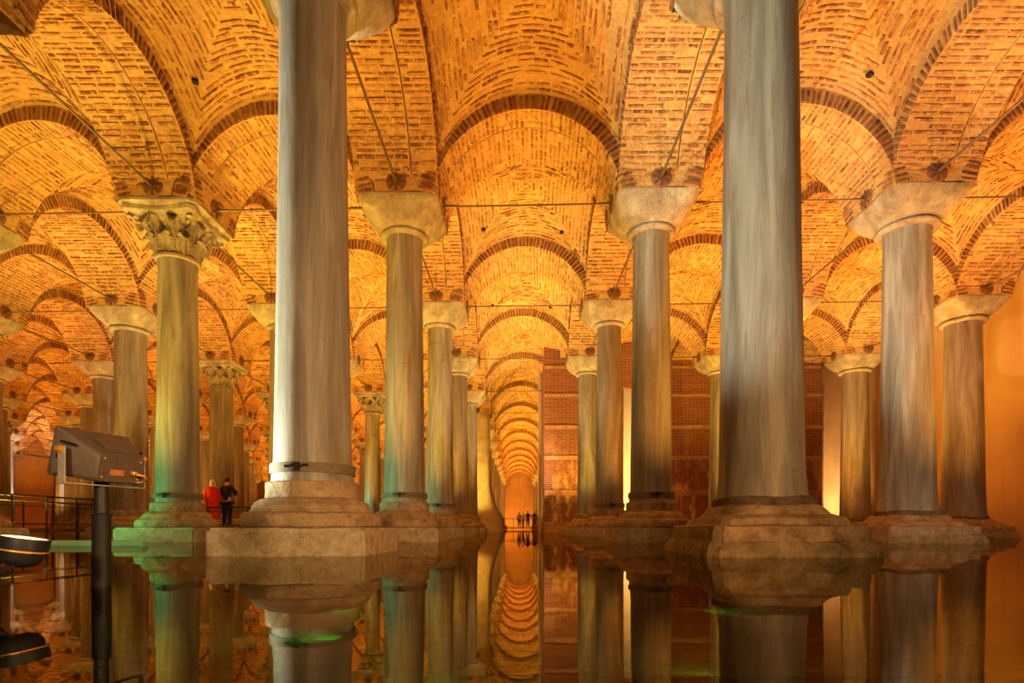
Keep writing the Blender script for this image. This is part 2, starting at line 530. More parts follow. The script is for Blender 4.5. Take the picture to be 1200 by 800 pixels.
# vault: local origin at bay centre, heights absolute
VA = SPAN_HALF - AW
def hb(u):
    u = min(abs(u), 1.74)
    return 8.04 - 1.634 * (1 - math.sqrt(1 - (u / 1.75) ** 2))
def vz(x, y):
    a, b = hb(x), hb(y)
    hi, lo = max(a, b), min(a, b)
    e = 0.05
    s = hi + 0.5 * (math.sqrt((hi - lo) ** 2 + e * e) - (hi - lo))
    return s + 0.28 * max(0, 1 - (x / VA) ** 2) * max(0, 1 - (y / VA) ** 2)
def vnorm(x, y):
    e = 0.01
    dx = (vz(x + e, y) - vz(x - e, y)) / (2 * e)
    dy = (vz(x, y + e) - vz(x, y - e)) / (2 * e)
    return Vector((dx, dy, -1)).normalized()       # downwards, into the hall
def vault_meshes(seed):
    r = random.Random(seed)
    m = MB()
    n = 44
    E = VA + 0.09
    vs = [(-E + 2 * E * i / n, -E + 2 * E * j / n, 0) for j in range(n + 1) for i in range(n + 1)]
    vs = [(x, y, vz(x, y) + r.uniform(-.006, .006)) for x, y, _ in vs]
    fs = [(j * (n + 1) + i, (j + 1) * (n + 1) + i, (j + 1) * (n + 1) + i + 1, j * (n + 1) + i + 1) for j in range(n) for i in range(n)]
    m.add(vs, fs)
    me = bpy.data.meshes.new('vault')
    me.from_pydata(m.v, [], m.f)
    me.materials.append(M_MORTAR)
    me.polygons.foreach_set('use_smooth', [True] * len(me.polygons))
    me.update()
    ms = []
    for web in range(4):
        c = 0.10
        while c < VA:
            half = c - 0.02
            u = -half + r.uniform(0, 0.04)
            while u < half - 0.04:
                sl = math.sqrt(1 + ((hb(u + .01) - hb(u - .01)) / .02) ** 2)
                L = r.uniform(0.20, 0.55)
                du = L / sl
                if u + du > half:
                    du = half - u
                    L = du * sl
                um = u + du / 2
                cc = c + r.uniform(-.010, .010)
                x, y = [(um, cc), (um, -cc), (cc, um), (-cc, um)][web]
                if r.random() < 0.90:
                    t = Vector((1, 0, 0)) if web < 2 else Vector((0, 1, 0))
                    nn = vnorm(x, y)
                    tz = (vz(x + t.x * .02, y + t.y * .02) - vz(x - t.x * .02, y - t.y * .02)) / .04
                    tt = Vector((t.x, t.y, tz))
                    p = (x, y, vz(x, y))
                    ms.append(frame(p, tt, nn, L - 0.006, r.uniform(.032, .056), r.uniform(.010, .034)))
                u += du + 0.012
            c += PITCH * r.uniform(0.95, 1.05)
    return me, join_bricks('vault_bricks', ms, M_BRICK, r)
# arch: runs along local X between two columns, centre of span at origin, soffit along Y +-AW
A0 = math.asin((CAP_T - ARC_C) / ARC_R)
SEAM = -0.28
SG = 0.012
def arch_mortar():
    m = MB()
    n = 64
    prof = [(-AW, RING + .02), (-AW, 0), (SEAM - SG, 0), (SEAM - SG * .8, .06), (SEAM + SG * .8, .06), (SEAM + SG, 0), (AW, 0), (AW, RING + .02)]
    rings = []
    for i in range(n + 1):
        a = A0 + (PI - 2 * A0) * i / n
        rings.append([((ARC_R + d) * math.cos(a), y, ARC_C + (ARC_R + d) * math.sin(a)) for y, d in prof])
    k = len(prof)
    vs = [p for q in rings for p in q]
    fs = [(i * k + j, (i + 1) * k + j, (i + 1) * k + j + 1, i * k + j + 1) for i in range(n) for j in range(k - 1)]
    # filling over the haunches, so that the pier above each capital is solid
    m.add(vs, fs)
    for s in (-1, 1):
        for f in (-1, 1):
            y = f * AW
            a1 = [(s * (ARC_R + RING) * math.cos(A0 + .9 * q / 8), y, ARC_C + (ARC_R + RING) * math.sin(A0 + .9 * q / 8)) for q in range(9)]
            b1 = [(s * SPAN_HALF, y, p[2]) for p in a1]
            m.add(a1 + b1, [(q, q + 1, 9 + q + 1, 9 + q) for q in range(8)])
    me = bpy.data.meshes.new('arch')
    me.from_pydata(m.v, [], m.f)
    me.materials.append(M_MORTAR)
    me.update()
    return me
def arch_bricks(seed):
    """brick matrices: (soffit list, face list)"""
    r = random.Random(seed)
    soff, face = [], []
    n = int((PI - 2 * A0) * ARC_R / PITCH)
    for i in range(n):
        a = A0 + (PI - 2 * A0) * (i + 0.5 + r.uniform(-.1, .1)) / n
        rad = Vector((math.cos(a), 0, math.sin(a)))
        for lo, hi in ((-AW, SEAM - SG), (SEAM + SG, AW)):
            y = lo + r.uniform(0, .03)
            first = True
            while y < hi - .09:
                L = r.uniform(.15, .38) if first else r.uniform(.27, .38)
                first = False
                L = min(L, hi - y)
                p = rad * ARC_R
                p = Vector((p.x, y + L / 2, ARC_C + p.z))
                if r.random() < .88:
                    soff.append(frame(p, (0, 1, 0), -rad, L - .02, r.uniform(.034, .056), r.uniform(.010, .030)))
                y += L + .012
    for f in (-1, 1):
        for i in range(n):
            a = A0 + (PI - 2 * A0) * (i + 0.5 + r.uniform(-.12, .12)) / n
            rad = Vector((math.cos(a), 0, math.sin(a)))
            L = RING * r.uniform(.86, 1.02)
            p = rad * (ARC_R + L / 2 - .004)
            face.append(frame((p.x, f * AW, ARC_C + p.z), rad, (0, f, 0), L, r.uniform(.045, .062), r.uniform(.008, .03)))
    return soff, face

KEYS = {}
ceiling = empty('ceiling')
tag(ceiling, 'brick vaulted ceiling of arches and cross vaults on columns', kind='structure')
VAULTS = [vault_meshes(s) for s in (1, 2, 3)]
ARCH_M = arch_mortar()
ARCHB = []
for s in (11, 12, 13):
    so, fa = arch_bricks(s)
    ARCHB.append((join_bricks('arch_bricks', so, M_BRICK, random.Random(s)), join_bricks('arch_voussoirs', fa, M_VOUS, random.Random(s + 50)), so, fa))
UNIT_ME = []
for kind_m in (M_BRICK, M_VOUS):
    row = []
    for vs, fs in UNITS:
        me = bpy.data.meshes.new('brick')
        me.from_pydata(vs, [], fs)
        me.materials.append(kind_m)
        row.append(me)
    UNIT_ME.append(row)

SINGLE = {('T', 0, 2): 'face', ('L', 0, 1): 'soffit', ('L', 1, 1): 'soffit'}
def make_arch(key, loc, rz, sx):
    rnd = random.Random(hash(key) % 9973 if False else (abs(key[1]) * 31 + key[2] * 7 + (key[0] == 'T') * 3))
    a = obj('arch', ARCH_M, ceiling, loc, rz)
    a.scale = (sx, 1, 1)
    KEYS[a.name] = key
    bk, vo, so, fa = ARCHB[rnd.randrange(3)]
    mode = SINGLE.get(key)
    done_s = done_f = False
    if mode == 'soffit':
        # the half of the arch that is in view, brick by brick
        sel = [q for q in so if q.translation.x * (1 if math.cos(rz - PI / 2) > .5 else -1) > 0.05]
        rest = [q for q in so if q not in sel]
        for q in sel:
            b = obj('brick', rnd.choice(UNIT_ME[0]), a)
            b.matrix_local = q
        tag(obj('brickwork', join_bricks('arch_bricks_rest', rest, M_BRICK, rnd), a), kind='stuff')
        done_s = True
    if mode == 'face':
        sel = [q for q in fa if q.translation.y < 0]
        rest = [q for q in fa if q.translation.y > 0]
        for q in sel:
            b = obj('brick', rnd.choice(UNIT_ME[1]), a)
            b.matrix_local = q
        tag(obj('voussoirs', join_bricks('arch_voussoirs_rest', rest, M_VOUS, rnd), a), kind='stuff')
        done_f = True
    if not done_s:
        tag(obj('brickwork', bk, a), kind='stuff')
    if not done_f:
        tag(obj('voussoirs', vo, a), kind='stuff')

def in_view(x0, x1, y0, y1):
    if y1 < 0.5:
        return False
    xs = [607 + 650 * x / max(y, 0.6) for x in (x0, x1) for y in (max(y0, 0.6), y1)]
    return max(xs) > -40 and min(xs) < 1240
def behind_wall(x0, y0):
    return y0 > 25 and x0 > 1.0 and not (607 + 650 * x0 / y0 < 633)
NROW = len(YK)
for i in range(-9, 4):
    for k in range(0, NROW - 1):
        xa, xb = XL_I[i], XL_I[i + 1]
        ya, yb = ycol(k, xa), ycol(k + 1, xa)
        xc = (xa + xb) / 2
        yc = (ycol(k, xc) + ycol(k + 1, xc)) / 2
        sx = (xb - xa) / (2 * SPAN_HALF)
        sy = (YK[k + 1] - YK[k]) / (2 * SPAN_HALF)
        ang = math.atan(-0.03)
        if in_view(xa, xb, ya, yb) and not behind_wall(xa, ya):
            rnd = random.Random(i * 57 + k)
            vm, vb = VAULTS[rnd.randrange(3)]
            q = rnd.randrange(4)
            v = obj('vault', vm, ceiling, (xc, yc, 0), ang + q * PI / 2)
            v.scale = (sx, sy, 1) if q % 2 == 0 else (sy, sx, 1)
            KEYS[v.name] = ('V', i, k)
            tag(obj('brickwork', vb, v), kind='stuff')
        # transverse arch on row k (between lines i and i+1)
        if in_view(xa, xb, ya - .8, ya + .8) and not behind_wall(xa, ya) and k >= 1:
            make_arch(('T', i, k), (xc, ycol(k, xc), 0), ang, sx)
        # longitudinal arch on line i (between rows k and k+1)
        if in_view(xa - .8, xa + .8, ya, yb) and not behind_wall(xa, ya):
            make_arch(('L', i, k), (xa, (ya + yb) / 2, 0), PI / 2, sy)

# ------------------------------------------------------------------ columns
SHAFT_B = 0.74
def shaft_mesh(m_, z0=SHAFT_B, z1=CAP_B, bulge=1.0):
    m = MB()
    prof = []
    r0, r1 = 0.405, 0.335
    for q in range(25):
        t = q / 24
        r = r0 + (r1 - r0) * (t ** 0.75)
        if t < .06:
            r += .02 * (1 - t / .06) ** 2
        if t > .975:
            r += .02
        prof.append((r, z0 + (z1 - z0) * t))
    m.lathe(prof, 48)
    me = m.mesh('shaft', m_, 50)
    roughen(me, 0.004, 1.7)
    return me
SHAFTS = [shaft_mesh(M_MARBLE), shaft_mesh(M_MARBLE2), shaft_mesh(M_MARBLE, SHAFT_B - .17), shaft_mesh(M_MARBLE, SHAFT_B - .20, 5.42), shaft_mesh(M_MARBLE2, SHAFT_B - .2), shaft_mesh(M_MARBLE2, SHAFT_B - .20, 5.42)]
def sq(hs, n, z, cnt=40):
    out = []
    for i in range(cnt):
        a = 2 * PI * (i + .5) / cnt
        c, s = math.cos(a), math.sin(a)
        d = (abs(c) ** n + abs(s) ** n) ** (-1 / n)
        out.append((hs * d * c, hs * d * s, z))
    return out
def plain_capital():
    m = MB()
    rings = []
    for q in range(15):
        t = q / 14
        hs = .46 + .28 * (t ** .72)
        rings.append(sq(hs, 2.2 + 9 * t ** 1.1, CAP_B + (CAP_T - CAP_B) * t))
    rings.append(sq(.745, 14, CAP_T + .03))
    m.rings(rings)
    me = m.mesh('capital', M_CAP, 35)
    roughen(me, .008, 2.5)
    m = MB()
    m.lathe([(.36, CAP_B - .10), (.43, CAP_B - .085), (.455, CAP_B - .05), (.44, CAP_B - .01), (.40, CAP_B + .02)], 40)
    return me, m.mesh('necking', M_CAP, 60)
PLAIN = plain_capital()
def leaf_mesh(hh, wd, out):
    m = MB()
    n, c = 15, 11
    rows = []
    for j in range(n):
        t = j / (n - 1)
        if t < .68:
            z = hh * .9 * t / .68
            y = out * .45 * (t / .68) ** 2
            ny, nz = 1.0, 0.0
        else:                                   # the tip curls over outwards
            a = (t - .68) / .32 * math.radians(205)
            rr = out * .36
            z = hh * .9 + rr * math.sin(a)
            y = out * .45 + rr * (1 - math.cos(a))
            ny, nz = math.cos(a), -math.sin(a)
        ww = wd * (.72 + .34 * math.sin(PI * min(1, t * 1.15))) * (1 if t < .7 else 1 - .6 * ((t - .7) / .3) ** 2)
        lob = 1 + (.13 if j % 2 else -.13)
        row = []
        for i in range(c):
            u = -1 + 2 * i / (c - 1)
            rib = .03 * (1 - abs(u)) + .012 * math.cos(u * 9.5) + (.018 if i == c // 2 else 0)
            row.append((ww * .5 * u * (lob if abs(u) > .7 else 1), -(y + rib * ny), z + rib * nz))
        rows.append(row)
    vs = [p for r_ in rows for p in r_]
    vs2 = [(x, y + .04, z - .012) for x, y, z in vs]
    N_ = len(vs)
    fs = []
    for j in range(n - 1):
        for i in range(c - 1):
            a = j * c + i
            fs.append((a, a + 1, a + c + 1, a + c))
            fs.append((N_ + a, N_ + a + c, N_ + a + c + 1, N_ + a + 1))
    edge = [i for i in range(c)] + [j * c + c - 1 for j in range(1, n)] + [(n - 1) * c + i for i in range(c - 2, -1, -1)] + [j * c for j in range(n - 2, 0, -1)]
    for q in range(len(edge)):
        a, b = edge[q], edge[(q + 1) % len(edge)]
        fs.append((a, N_ + a, N_ + b, b))
    m.add(vs + vs2, fs)
    return m.mesh('acanthus_leaf', M_CAP, 35)
LEAF1 = leaf_mesh(.28, .27, .17)
LEAF2 = leaf_mesh(.50, .29, .27)
def corinth():
    zb = 5.42
    m = MB()
    m.lathe([(.35, zb), (.40, zb + .02), (.40, zb + .07), (.35, zb + .10), (.36, zb + .3), (.40, zb + .5), (.50, zb + .68), (.56, zb + .72)], 40)
    bell = m.mesh('bell', M_CAP, 40)
    m = MB()
    def ab(hs, z):
        out = []
        for i in range(40):
            a = 2 * PI * (i + .5) / 40
            c, s = math.cos(a), math.sin(a)
            d = 1 / max(abs(c), abs(s))
            tt = min(abs(c), abs(s)) * d           # 0 mid side .. 1 corner
            out.append((hs * d * c * (.86 + .14 * tt * tt), hs * d * s * (.86 + .14 * tt * tt), z))
        return out
    m.rings([ab(.62, zb + .70), ab(.71, zb + .75), ab(.73, zb + .82)])
    m.rings([sq(.66, 12, zb + .82), sq(.74, 14, CAP_T - .02), sq(.745, 14, CAP_T + .03)])
    abac = m.mesh('abacus', M_CAP, 35)
    m = MB()
    # scroll: spiral tube
    pts = []
    for q in range(22):
        a = q / 21 * 3.6 * PI / 2
        rr = .11 * (1 - .75 * q / 21)
        pts.append((0, -(.02 + rr * math.cos(a)) , rr * math.sin(a)))
    m.tube(pts, [.05 * (1 - .4 * q / 21) for q in range(22)], 8)
    return bell, abac, m.mesh('volute', M_CAP, 60), zb
COR = corinth()
def round_base():
    m = MB()
    prof = [(.69, .27), (.715, .29), (.72, .33), (.715, .37), (.695, .41), (.655, .43), (.62, .432), (.62, .448), (.605, .455), (.60, .495), (.575, .53), (.53, .56), (.495, .575), (.47, .578), (.475, .585), (.475, .73), (.462, .745), (.36, .75)]
    m.lathe(prof, 48)
    me = m.mesh('base_moulding', M_BASE, 28)
    roughen(me, .008, 3)
    m = MB()
    m.box((0, 0, -.03), (1.5, 1.5, .60))
    bm = bmesh.new()
    pm = m.mesh('plinth', M_GRANITE)
    bm.from_mesh(pm)
    bmesh.ops.bevel(bm, geom=bm.edges[:], offset=.035, segments=2, affect='EDGES')
    bmesh.ops.subdivide_edges(bm, edges=bm.edges[:], cuts=4, use_grid_fill=True)
    bm.to_mesh(pm)
    bm.free()
    roughen(pm, .014, 2.5)
    return me, pm
RB = round_base()
def square_base(steps, cuts=3, amp=.012, mname=M_BASE):
    """steps: list of (half size, z, roundness n)"""
    m = MB()
    m.rings([sq(h_, n, z, 56) for h_, z, n in steps])
    me = m.mesh('base_moulding', mname, 30)
    roughen(me, amp, 2.6)
    return me
SB_UP = square_base([(.70, .14, 16), (.71, .20, 16), (.70, .285, 14), (.60, .30, 14), (.57, .36, 14), (.475, .40, 10), (.435, .48, 6), (.42, .495, 5)])
SB_DARK = square_base([(.43, .485, 3), (.435, .53, 3), (.425, .57, 3), (.40, .585, 3)], amp=.006, mname=M_DARKSTONE)
SB_LOW = square_base([(.76, -.34, 16), (.79, -.1, 12), (.785, .06, 10), (.74, .145, 10)], amp=.02, mname=M_ROUGH)
BAND = MB()
BAND.lathe([(.43, .83), (.436, .83), (.436, .93), (.428, .93)], 48)
BAND_ME = BAND.mesh('iron_band', M_BANDM, 40)
BL = MB()
BL.box((0, -.44, .88), (.05, .05, .09))
for q in range(4):
    BL.box((-.10 + .06 * q, -.435, .885 + .012 * (q % 2)), (.05, .03, .025))
BOLT_ME = BL.mesh('band_clasp', M_BLACK)

ORD = ['zeroth', 'first', 'second', 'third', 'fourth', 'fifth', 'sixth', 'seventh', 'eighth', 'ninth', 'tenth', 'eleventh', 'twelfth', 'thirteenth', 'fourteenth', 'fifteenth', 'sixteenth', 'seventeenth']
def line_name(i):
    return ORD[1 - i] + ' line left of the nave' if i <= 0 else ORD[i] + ' line right of the nave'
def make_column(X, Y, style, label, cat='column', group=None, rs=1.0, base='round', shaft=0, band=False, rz=0.0):
    c = empty('column', (X, Y, 0), rz)
    tag(c, label, cat, group)
    KEYS[c.name] = ('C', round(X, 1), round(Y, 1))
    if style == 'corinth':
        sh = SHAFTS[5 if shaft == 1 else 3]
    else:
        sh = SHAFTS[{0: 0, 1: 1}[shaft]] if base == 'round' else SHAFTS[2 if shaft == 0 else 4]
    s = obj('shaft', sh, c)
    s.scale = (rs, rs, 1)
    if band:
        b = obj('iron_band', BAND_ME, s)
        obj('band_clasp', BOLT_ME, s)
    if style == 'plain':
        obj('capital', PLAIN[0], c)
        n = obj('necking', PLAIN[1], c)
        n.scale = (min(rs, 1.2), min(rs, 1.2), 1)
    else:
        bell, abac, vol, zb = COR
        cp = obj('capital', bell, c)
        obj('abacus', abac, cp)
        for q in range(8):
            a = q * PI / 4
            l1 = obj('acanthus_leaf', LEAF1, cp, (.36 * math.sin(a), -.36 * math.cos(a), zb + .10), a)
            a2 = a + PI / 8
            l2 = obj('acanthus_leaf', LEAF2, cp, (.36 * math.sin(a2), -.36 * math.cos(a2), zb + .14), a2)
        for q in range(4):
            a = PI / 4 + q * PI / 2
            obj('volute', vol, cp, (.66 * math.sin(a), -.66 * math.cos(a), zb + .64), a)
    if base == 'round':
        bs = max(1, min(rs, 1.15))
        o1 = obj('base_moulding', RB[0], c)
        o1.scale = (bs, bs, 1)
        obj('plinth', RB[1], c)
    elif base == 'square':
        bs = max(1, min(rs, 1.15))
        for nm, me in (('base_moulding', SB_UP), ('base_collar', SB_DARK), ('plinth', SB_LOW)):
            o1 = obj(nm, me, c)
            o1.scale = (bs, bs, 1)
    return c

# the nearest columns, one by one: (line, row): style, label, radius factor, base, shaft, band
NEAR = {
    (0, 1): ('plain', 'large foreground marble column left of the nave, on a stepped round base with iron band', 1.0, 'round', 0, True),
    (1, 1): ('plain', 'large foreground grey marble column right of the nave, on a cracked square base', 1.06, 'square', 0, False),
    (0, 2): ('plain', 'plain-capital column just right of the large left foreground column, second in its row', 1.0, 'round', 0, True),
    (1, 2): ('plain', 'plain-capital column just left of the large right foreground column, second in its row', 1.0, 'round', 0, True),
    (-1, 2): ('corinth', 'acanthus-capital column with greenish-lit shaft beside the pole floodlight', 1.0, 'round', 0, True),
    (2, 2): ('plain', 'thick plain-capital marble column right of the large right foreground column', 1.16, 'square', 0, False),
    (0, 3): ('plain', 'third column back in the row left of the nave, plain capital', .98, 'round', 0, True),
    (1, 3): ('plain', 'third column back in the row right of the nave, plain capital', .98, 'round', 1, True),
    (-1, 3): ('plain', 'plain-capital column mostly hidden behind the large left foreground column', 1.0, 'round', 1, False),
    (2, 3): ('plain', 'plain-capital column mostly hidden behind the large right foreground column', 1.0, 'round', 1, False),
    (-2, 3): ('plain', 'thick plain-capital column behind the pole floodlight', 1.15, 'round', 1, False),
    (3, 3): ('plain', 'rightmost thick column standing against the smooth orange wall', 1.25, 'square', 1, False),
    (0, 4): ('plain', 'fourth column back in the row left of the nave, greenish lit', .95, 'round', 1, False),
    (1, 4): ('plain', 'fourth column back in the row right of the nave, in front of the brick wall edge', .95, 'round', 0, False),
    (-1, 4): ('plain', 'slim column showing only its capital past the left foreground shaft', .95, 'round', 1, False),
    (2, 4): ('plain', 'slim pale column seen against the red brick wall', .95, 'round', 0, False),
    (-2, 4): ('corinth', 'acanthus-capital column behind the two standing visitors', 1.15, 'round', 1, False),
    (3, 4): ('plain', 'brown column between the brick wall end and the thick right column', 1.25, 'square', 1, False),
    (-3, 4): ('plain', 'dark brown plain-capital column above the pole floodlight', 1.1, 'round', 1, False),
    (0, 5): ('plain', 'fifth column of the left nave row, narrow and brightly lit, before the repaired pier', .9, 'round', 0, False),
    (-1, 5): ('corinth', 'green-lit acanthus-capital column between the left foreground column and its neighbour', .95, 'round', 0, False),
}
SKIP = {(0, 6)}
for i in range(-9, 4):
    for k in range(1, NROW):
        X = XL_I[i]
        Y = ycol(k, X)
        if (i, k) in SKIP:
            continue
        px = 607 + 650 * X / Y
        if px < -70 or px > 1260:
            continue
        if k >= 5 and i >= 1 and not (i == 1 and px < 634):
            continue
        if (i, k) in NEAR:
            st, lab, rs, bs, sh, bd = NEAR[(i, k)]
            make_column(X, Y, st, lab, 'column', None, rs, bs, sh, bd, (i * 3 + k) * 0.0)
        else:
            r = random.Random(i * 13 + k)
            near_nave = i in (0, 1)
            st = 'corinth' if (r.random() < .2 and not near_nave) else 'plain'
            lab = 'distant ' + ('acanthus' if st == 'corinth' else 'plain') + '-capital column, ' + ORD[k] + ' row back, ' + line_name(i)
            make_column(X, Y, st, lab, 'column', 'far columns of the hall', r.uniform(.95, 1.10) if not near_nave else .95, 'round', r.randrange(2))

# pier: a column cased in repair masonry, flaring at its foot
X, Y = XL_I[0], ycol(6, XL_I[0])
pr = empty('repaired_pier', (X + .02, Y, 0))
tag(pr, 'pale repaired pier with flared foot in the left nave row', 'pier')
m = MB()
prof = [(1.42, -.34), (1.40, .15), (1.30, .5), (1.10, 1.1), (.86, 1.8), (.70, 2.6), (.66, 3.4), (.66, 6.28)]
m.rings([sq(h_, 5, z, 48) for h_, z in prof])
me = m.mesh('casing', M_CONCRETE, 45)
roughen(me, .03, 1.2)
obj('casing', me, pr)
# ------------------------------------------------------------------ tie rods
m = MB()
m.tube([(-.5, 0, 0), (.5, 0, 0)], .5, 10)
ROD = m.mesh('rod', M_STEEL, 60)
def disc_mesh():
    m = MB()
    m.lathe([(.03, -.02), (.17, -.02), (.185, -.005), (.185, .012), (.15, .022), (.05, .035), (.02, .04)], 24, Matrix.Rotation(PI / 2, 4, 'Y'))
    return m.mesh('anchor_plate', M_RUST, 40)
DISC = disc_mesh()
m = MB()
for q in range(4):
    m.box((.035, 0, 0), (.022, .34, .022), Matrix.Rotation(q * PI / 4, 4, 'X'))
m.tube([(.03, 0, 0), (.26, 0, 0)], .028, 8)
SPOKES = m.mesh('star_clamp', M_STEEL)
def tie_rod(a, b, rad, label, group):
    a, b = Vector(a), Vector(b)
    d = b - a
    t = empty('tie_rod', (a + b) / 2, math.atan2(d.y, d.x))
    tag(t, label, 'tie rod', group)
    KEYS[t.name] = ('R', round(t.location.x, 1), round(t.location.y, 1))
    L = d.length
    r_ = obj('rod', ROD, t)
    r_.scale = (L, 2 * rad, 2 * rad)
    for s in (-1, 1):
        p = obj('anchor_plate', DISC, t, (s * L / 2, 0, 0), 0 if s < 0 else PI)
        obj('star_clamp', SPOKES, p)
ZROD = 6.50
GAPX = .745
NAMED_ROD = {
    ('T', 0, 2): 'iron tie rod across the nave between the second pair of columns',
    ('T', 0, 3): 'iron tie rod across the nave between the third pair of columns',
    ('T', 0, 4): 'iron tie rod across the nave between the fourth pair of columns',
    ('T', -1, 2): 'iron tie rod from the acanthus-capital column to the second nave column',
    ('T', 1, 2): 'iron tie rod behind the large right foreground column, joining second-row columns',
    ('L', 0, 1): 'slanting iron tie rod running up to the left foreground capital',
    ('L', 1, 1): 'slanting iron tie rod running up to the right foreground capital',
    ('L', -1, 1): 'slanting iron tie rod at the upper left, ending above the acanthus capital',
    ('L', 2, 1): 'slanting iron tie rod at the upper right edge, ending above the thick column',
    ('L', 0, 2): 'slanting iron tie rod between second and third left nave columns',
    ('L', 1, 2): 'slanting iron tie rod between second and third right nave columns',
}
for i in range(-9, 4):
    for k in range(1, NROW - 1):
        X = XL_I[i]
        Y = ycol(k, X)
        X2 = XL_I[i + 1]
        Y2 = ycol(k, X2)
        Yn = ycol(k + 1, X)
        if k > 10:
            continue
        blocked = (k >= 5 and i >= 1) or (k >= 5 and i + 1 >= 1 and i != 0)
        if not blocked and i <= 2 and in_view(X, X2, Y, Y) and k >= 2:
            key = ('T', i, k)
            lab = NAMED_ROD.get(key)
            g = None
            if not lab:
                lab = 'tie rod spanning the nave at the ' + ORD[k] + ' row of columns' if i == 0 else 'crosswise tie rod, ' + ORD[k] + ' row back, ' + ORD[abs(i)] + ' aisle ' + ('left' if i < 0 else 'right') + ' of the nave'
                g = 'crosswise tie rods'
            tie_rod((X + GAPX, Y - .021, ZROD - .02), (X2 - GAPX, Y2 + .021, ZROD - .02), .017, lab, g)
        if not (k >= 4 and i >= 1) and in_view(X, X, Y, Yn):
            key = ('L', i, k)
            lab = NAMED_ROD.get(key)
            g = None
            if not lab:
                lab = 'lengthwise tie rod between ' + ORD[k] + ' and ' + ORD[k + 1] + ' rows, ' + line_name(i)
                g = 'lengthwise tie rods'
            tie_rod((X, Y + GAPX, ZROD), (X, Yn - GAPX, ZROD), .022, lab, g)

# ------------------------------------------------------------------ brick wall at the right
WY = 23.7
wb = empty('wall_brick')
tag(wb, 'red brick wall with pale bands closing off the right aisles', kind='structure')
m = MB()
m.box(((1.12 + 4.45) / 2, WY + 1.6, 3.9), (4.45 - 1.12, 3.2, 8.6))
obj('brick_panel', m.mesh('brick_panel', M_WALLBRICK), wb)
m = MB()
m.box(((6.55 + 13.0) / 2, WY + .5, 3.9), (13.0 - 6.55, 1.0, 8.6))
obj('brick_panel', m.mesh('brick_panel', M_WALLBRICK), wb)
m = MB()
m.box((5.5, WY + .5, 7.3), (2.1, .96, 1.8))
obj('brick_lintel', m.mesh('brick_lintel', M_WALLBRICK), wb)
for (xa, xb, dep) in ((1.12, 4.45, 3.2), (6.55, 13.0, 1.0)):
    for z, t in ((.25, .5), (1.75, .22), (3.25, .16), (4.55, .16), (5.9, .14), (7.1, .12)):
        m = MB()
        x = xa
        n = 0
        rr = random.Random(int(z * 10 + xa))
        while x < xb - .05:
            L = min(rr.uniform(.6, .95), xb - x)
            if xb - x - L < .2:
                L = xb - x
            mm = MB()
            mm.box((x + L / 2, WY - .005 + rr.uniform(-.008, .008), z), (L - .02, .06, t))
            obj('stone_block', mm.mesh('stone_block', M_WALLBAND), wb)
            x += L
# toothed ends of the brick courses
tm = MB()
tm.box((0, 0, 0), (.09, .3, .055))
TOOTH = tm.mesh('tooth_brick', M_WALLBRICK)
for q in range(62):
    for xx in (13.0, 4.45, 6.55):
        o = obj('brick', TOOTH, wb, (xx + (.03 if xx != 6.55 else -.03), WY + .16, .35 + q * .098))
m = MB()
m.box((8, 27.2, 4.2), (14, .4, 9.4))
tag(obj('wall_niche', m.mesh('wall_niche', M_CREAM)), 'bright cream plaster wall behind the gap in the brick wall', kind='structure')
spot('niche_floodlight', (8.8, 25.2, .5), (5.2, 27, 3.6), 4200, (1.0, .72, .25), 150, .5)
spot('niche_floodlight', (12.2, 25.6, .5), (14.6, 25.2, 3.5), 600, (1.0, .75, .42), 110, .5)
spot('end_floodlight', (-0.6, 73.5, .5), (0, 79, 4.0), 1500, (1.0, .42, .06), 130, .7)
spot('niche_floodlight', (-0.9, 27.6, .5), (1.3, 26.2, 3.5), 200, (1.0, .7, .2), 100, .5)

# ------------------------------------------------------------------ walkways and railings
def walkway(name, label, pts_deck, rails):
    """pts_deck: list of boxes (centre, size); rails: list of (p0, p1, height, posts)"""
    d = empty(name, (pts_deck[0][0][0], pts_deck[0][0][1], 0))
    tag(d, label, 'walkway')
    o0 = Vector(d.location)
    for c, s in pts_deck:
        mm = MB()
        mm.box(tuple(Vector(c) - o0), s)
        obj('deck', mm.mesh('deck', M_DECK), d)
    return d
def railing(label, p0, p1, h, n, group=None, z0=.24):
    p0, p1 = Vector((p0[0], p0[1], z0)), Vector((p1[0], p1[1], z0))
    t = empty('railing', p0)
    tag(t, label, 'railing', group)
    d = p1 - p0
    mm = MB()
    mm.tube([Vector((0, 0, h)), d + Vector((0, 0, h))], .022, 8)
    obj('top_rail', mm.mesh('top_rail', M_RAIL, 60), t)
    for z in (h - .13, .12):
        mm = MB()
        mm.tube([Vector((0, 0, z)), d + Vector((0, 0, z))], .012, 6)
        obj('lower_rail', mm.mesh('lower_rail', M_RAIL, 60), t)
    mm = MB()
    mm.tube([Vector((0, 0, -.25)), Vector((0, 0, h))], .02, 8)
    pm = mm.mesh('post', M_RAIL, 60)
    for q in range(n + 1):
        obj('post', pm, t, d * q / n)
walkway('walkway', 'dark visitor walkway along the left columns', [((-13.3, 13.5, .195), (2.6, 12.0, .09))], None)
walkway('walkway', 'crosswise visitor walkway under the two standing visitors', [((-9.6, 19.15, .19), (5.2, 1.0, .09))], None)
railing('dark railing behind the pole floodlight, along the left walkway', (-11.95, 11.2), (-11.75, 18.6), .80, 8)
railing('low dark railing in front of the two standing visitors', (-11.7, 18.68), (-7.2, 18.68), .70, 7)
railing('far side railing of the left walkway beneath the brown wall', (-14.5, 11.2), (-14.5, 19.3), .80, 8)
walkway('walkway', 'distant walkway crossing the end of the nave', [((-.6, 59.5, .2), (9, 2.2, .1))], None)
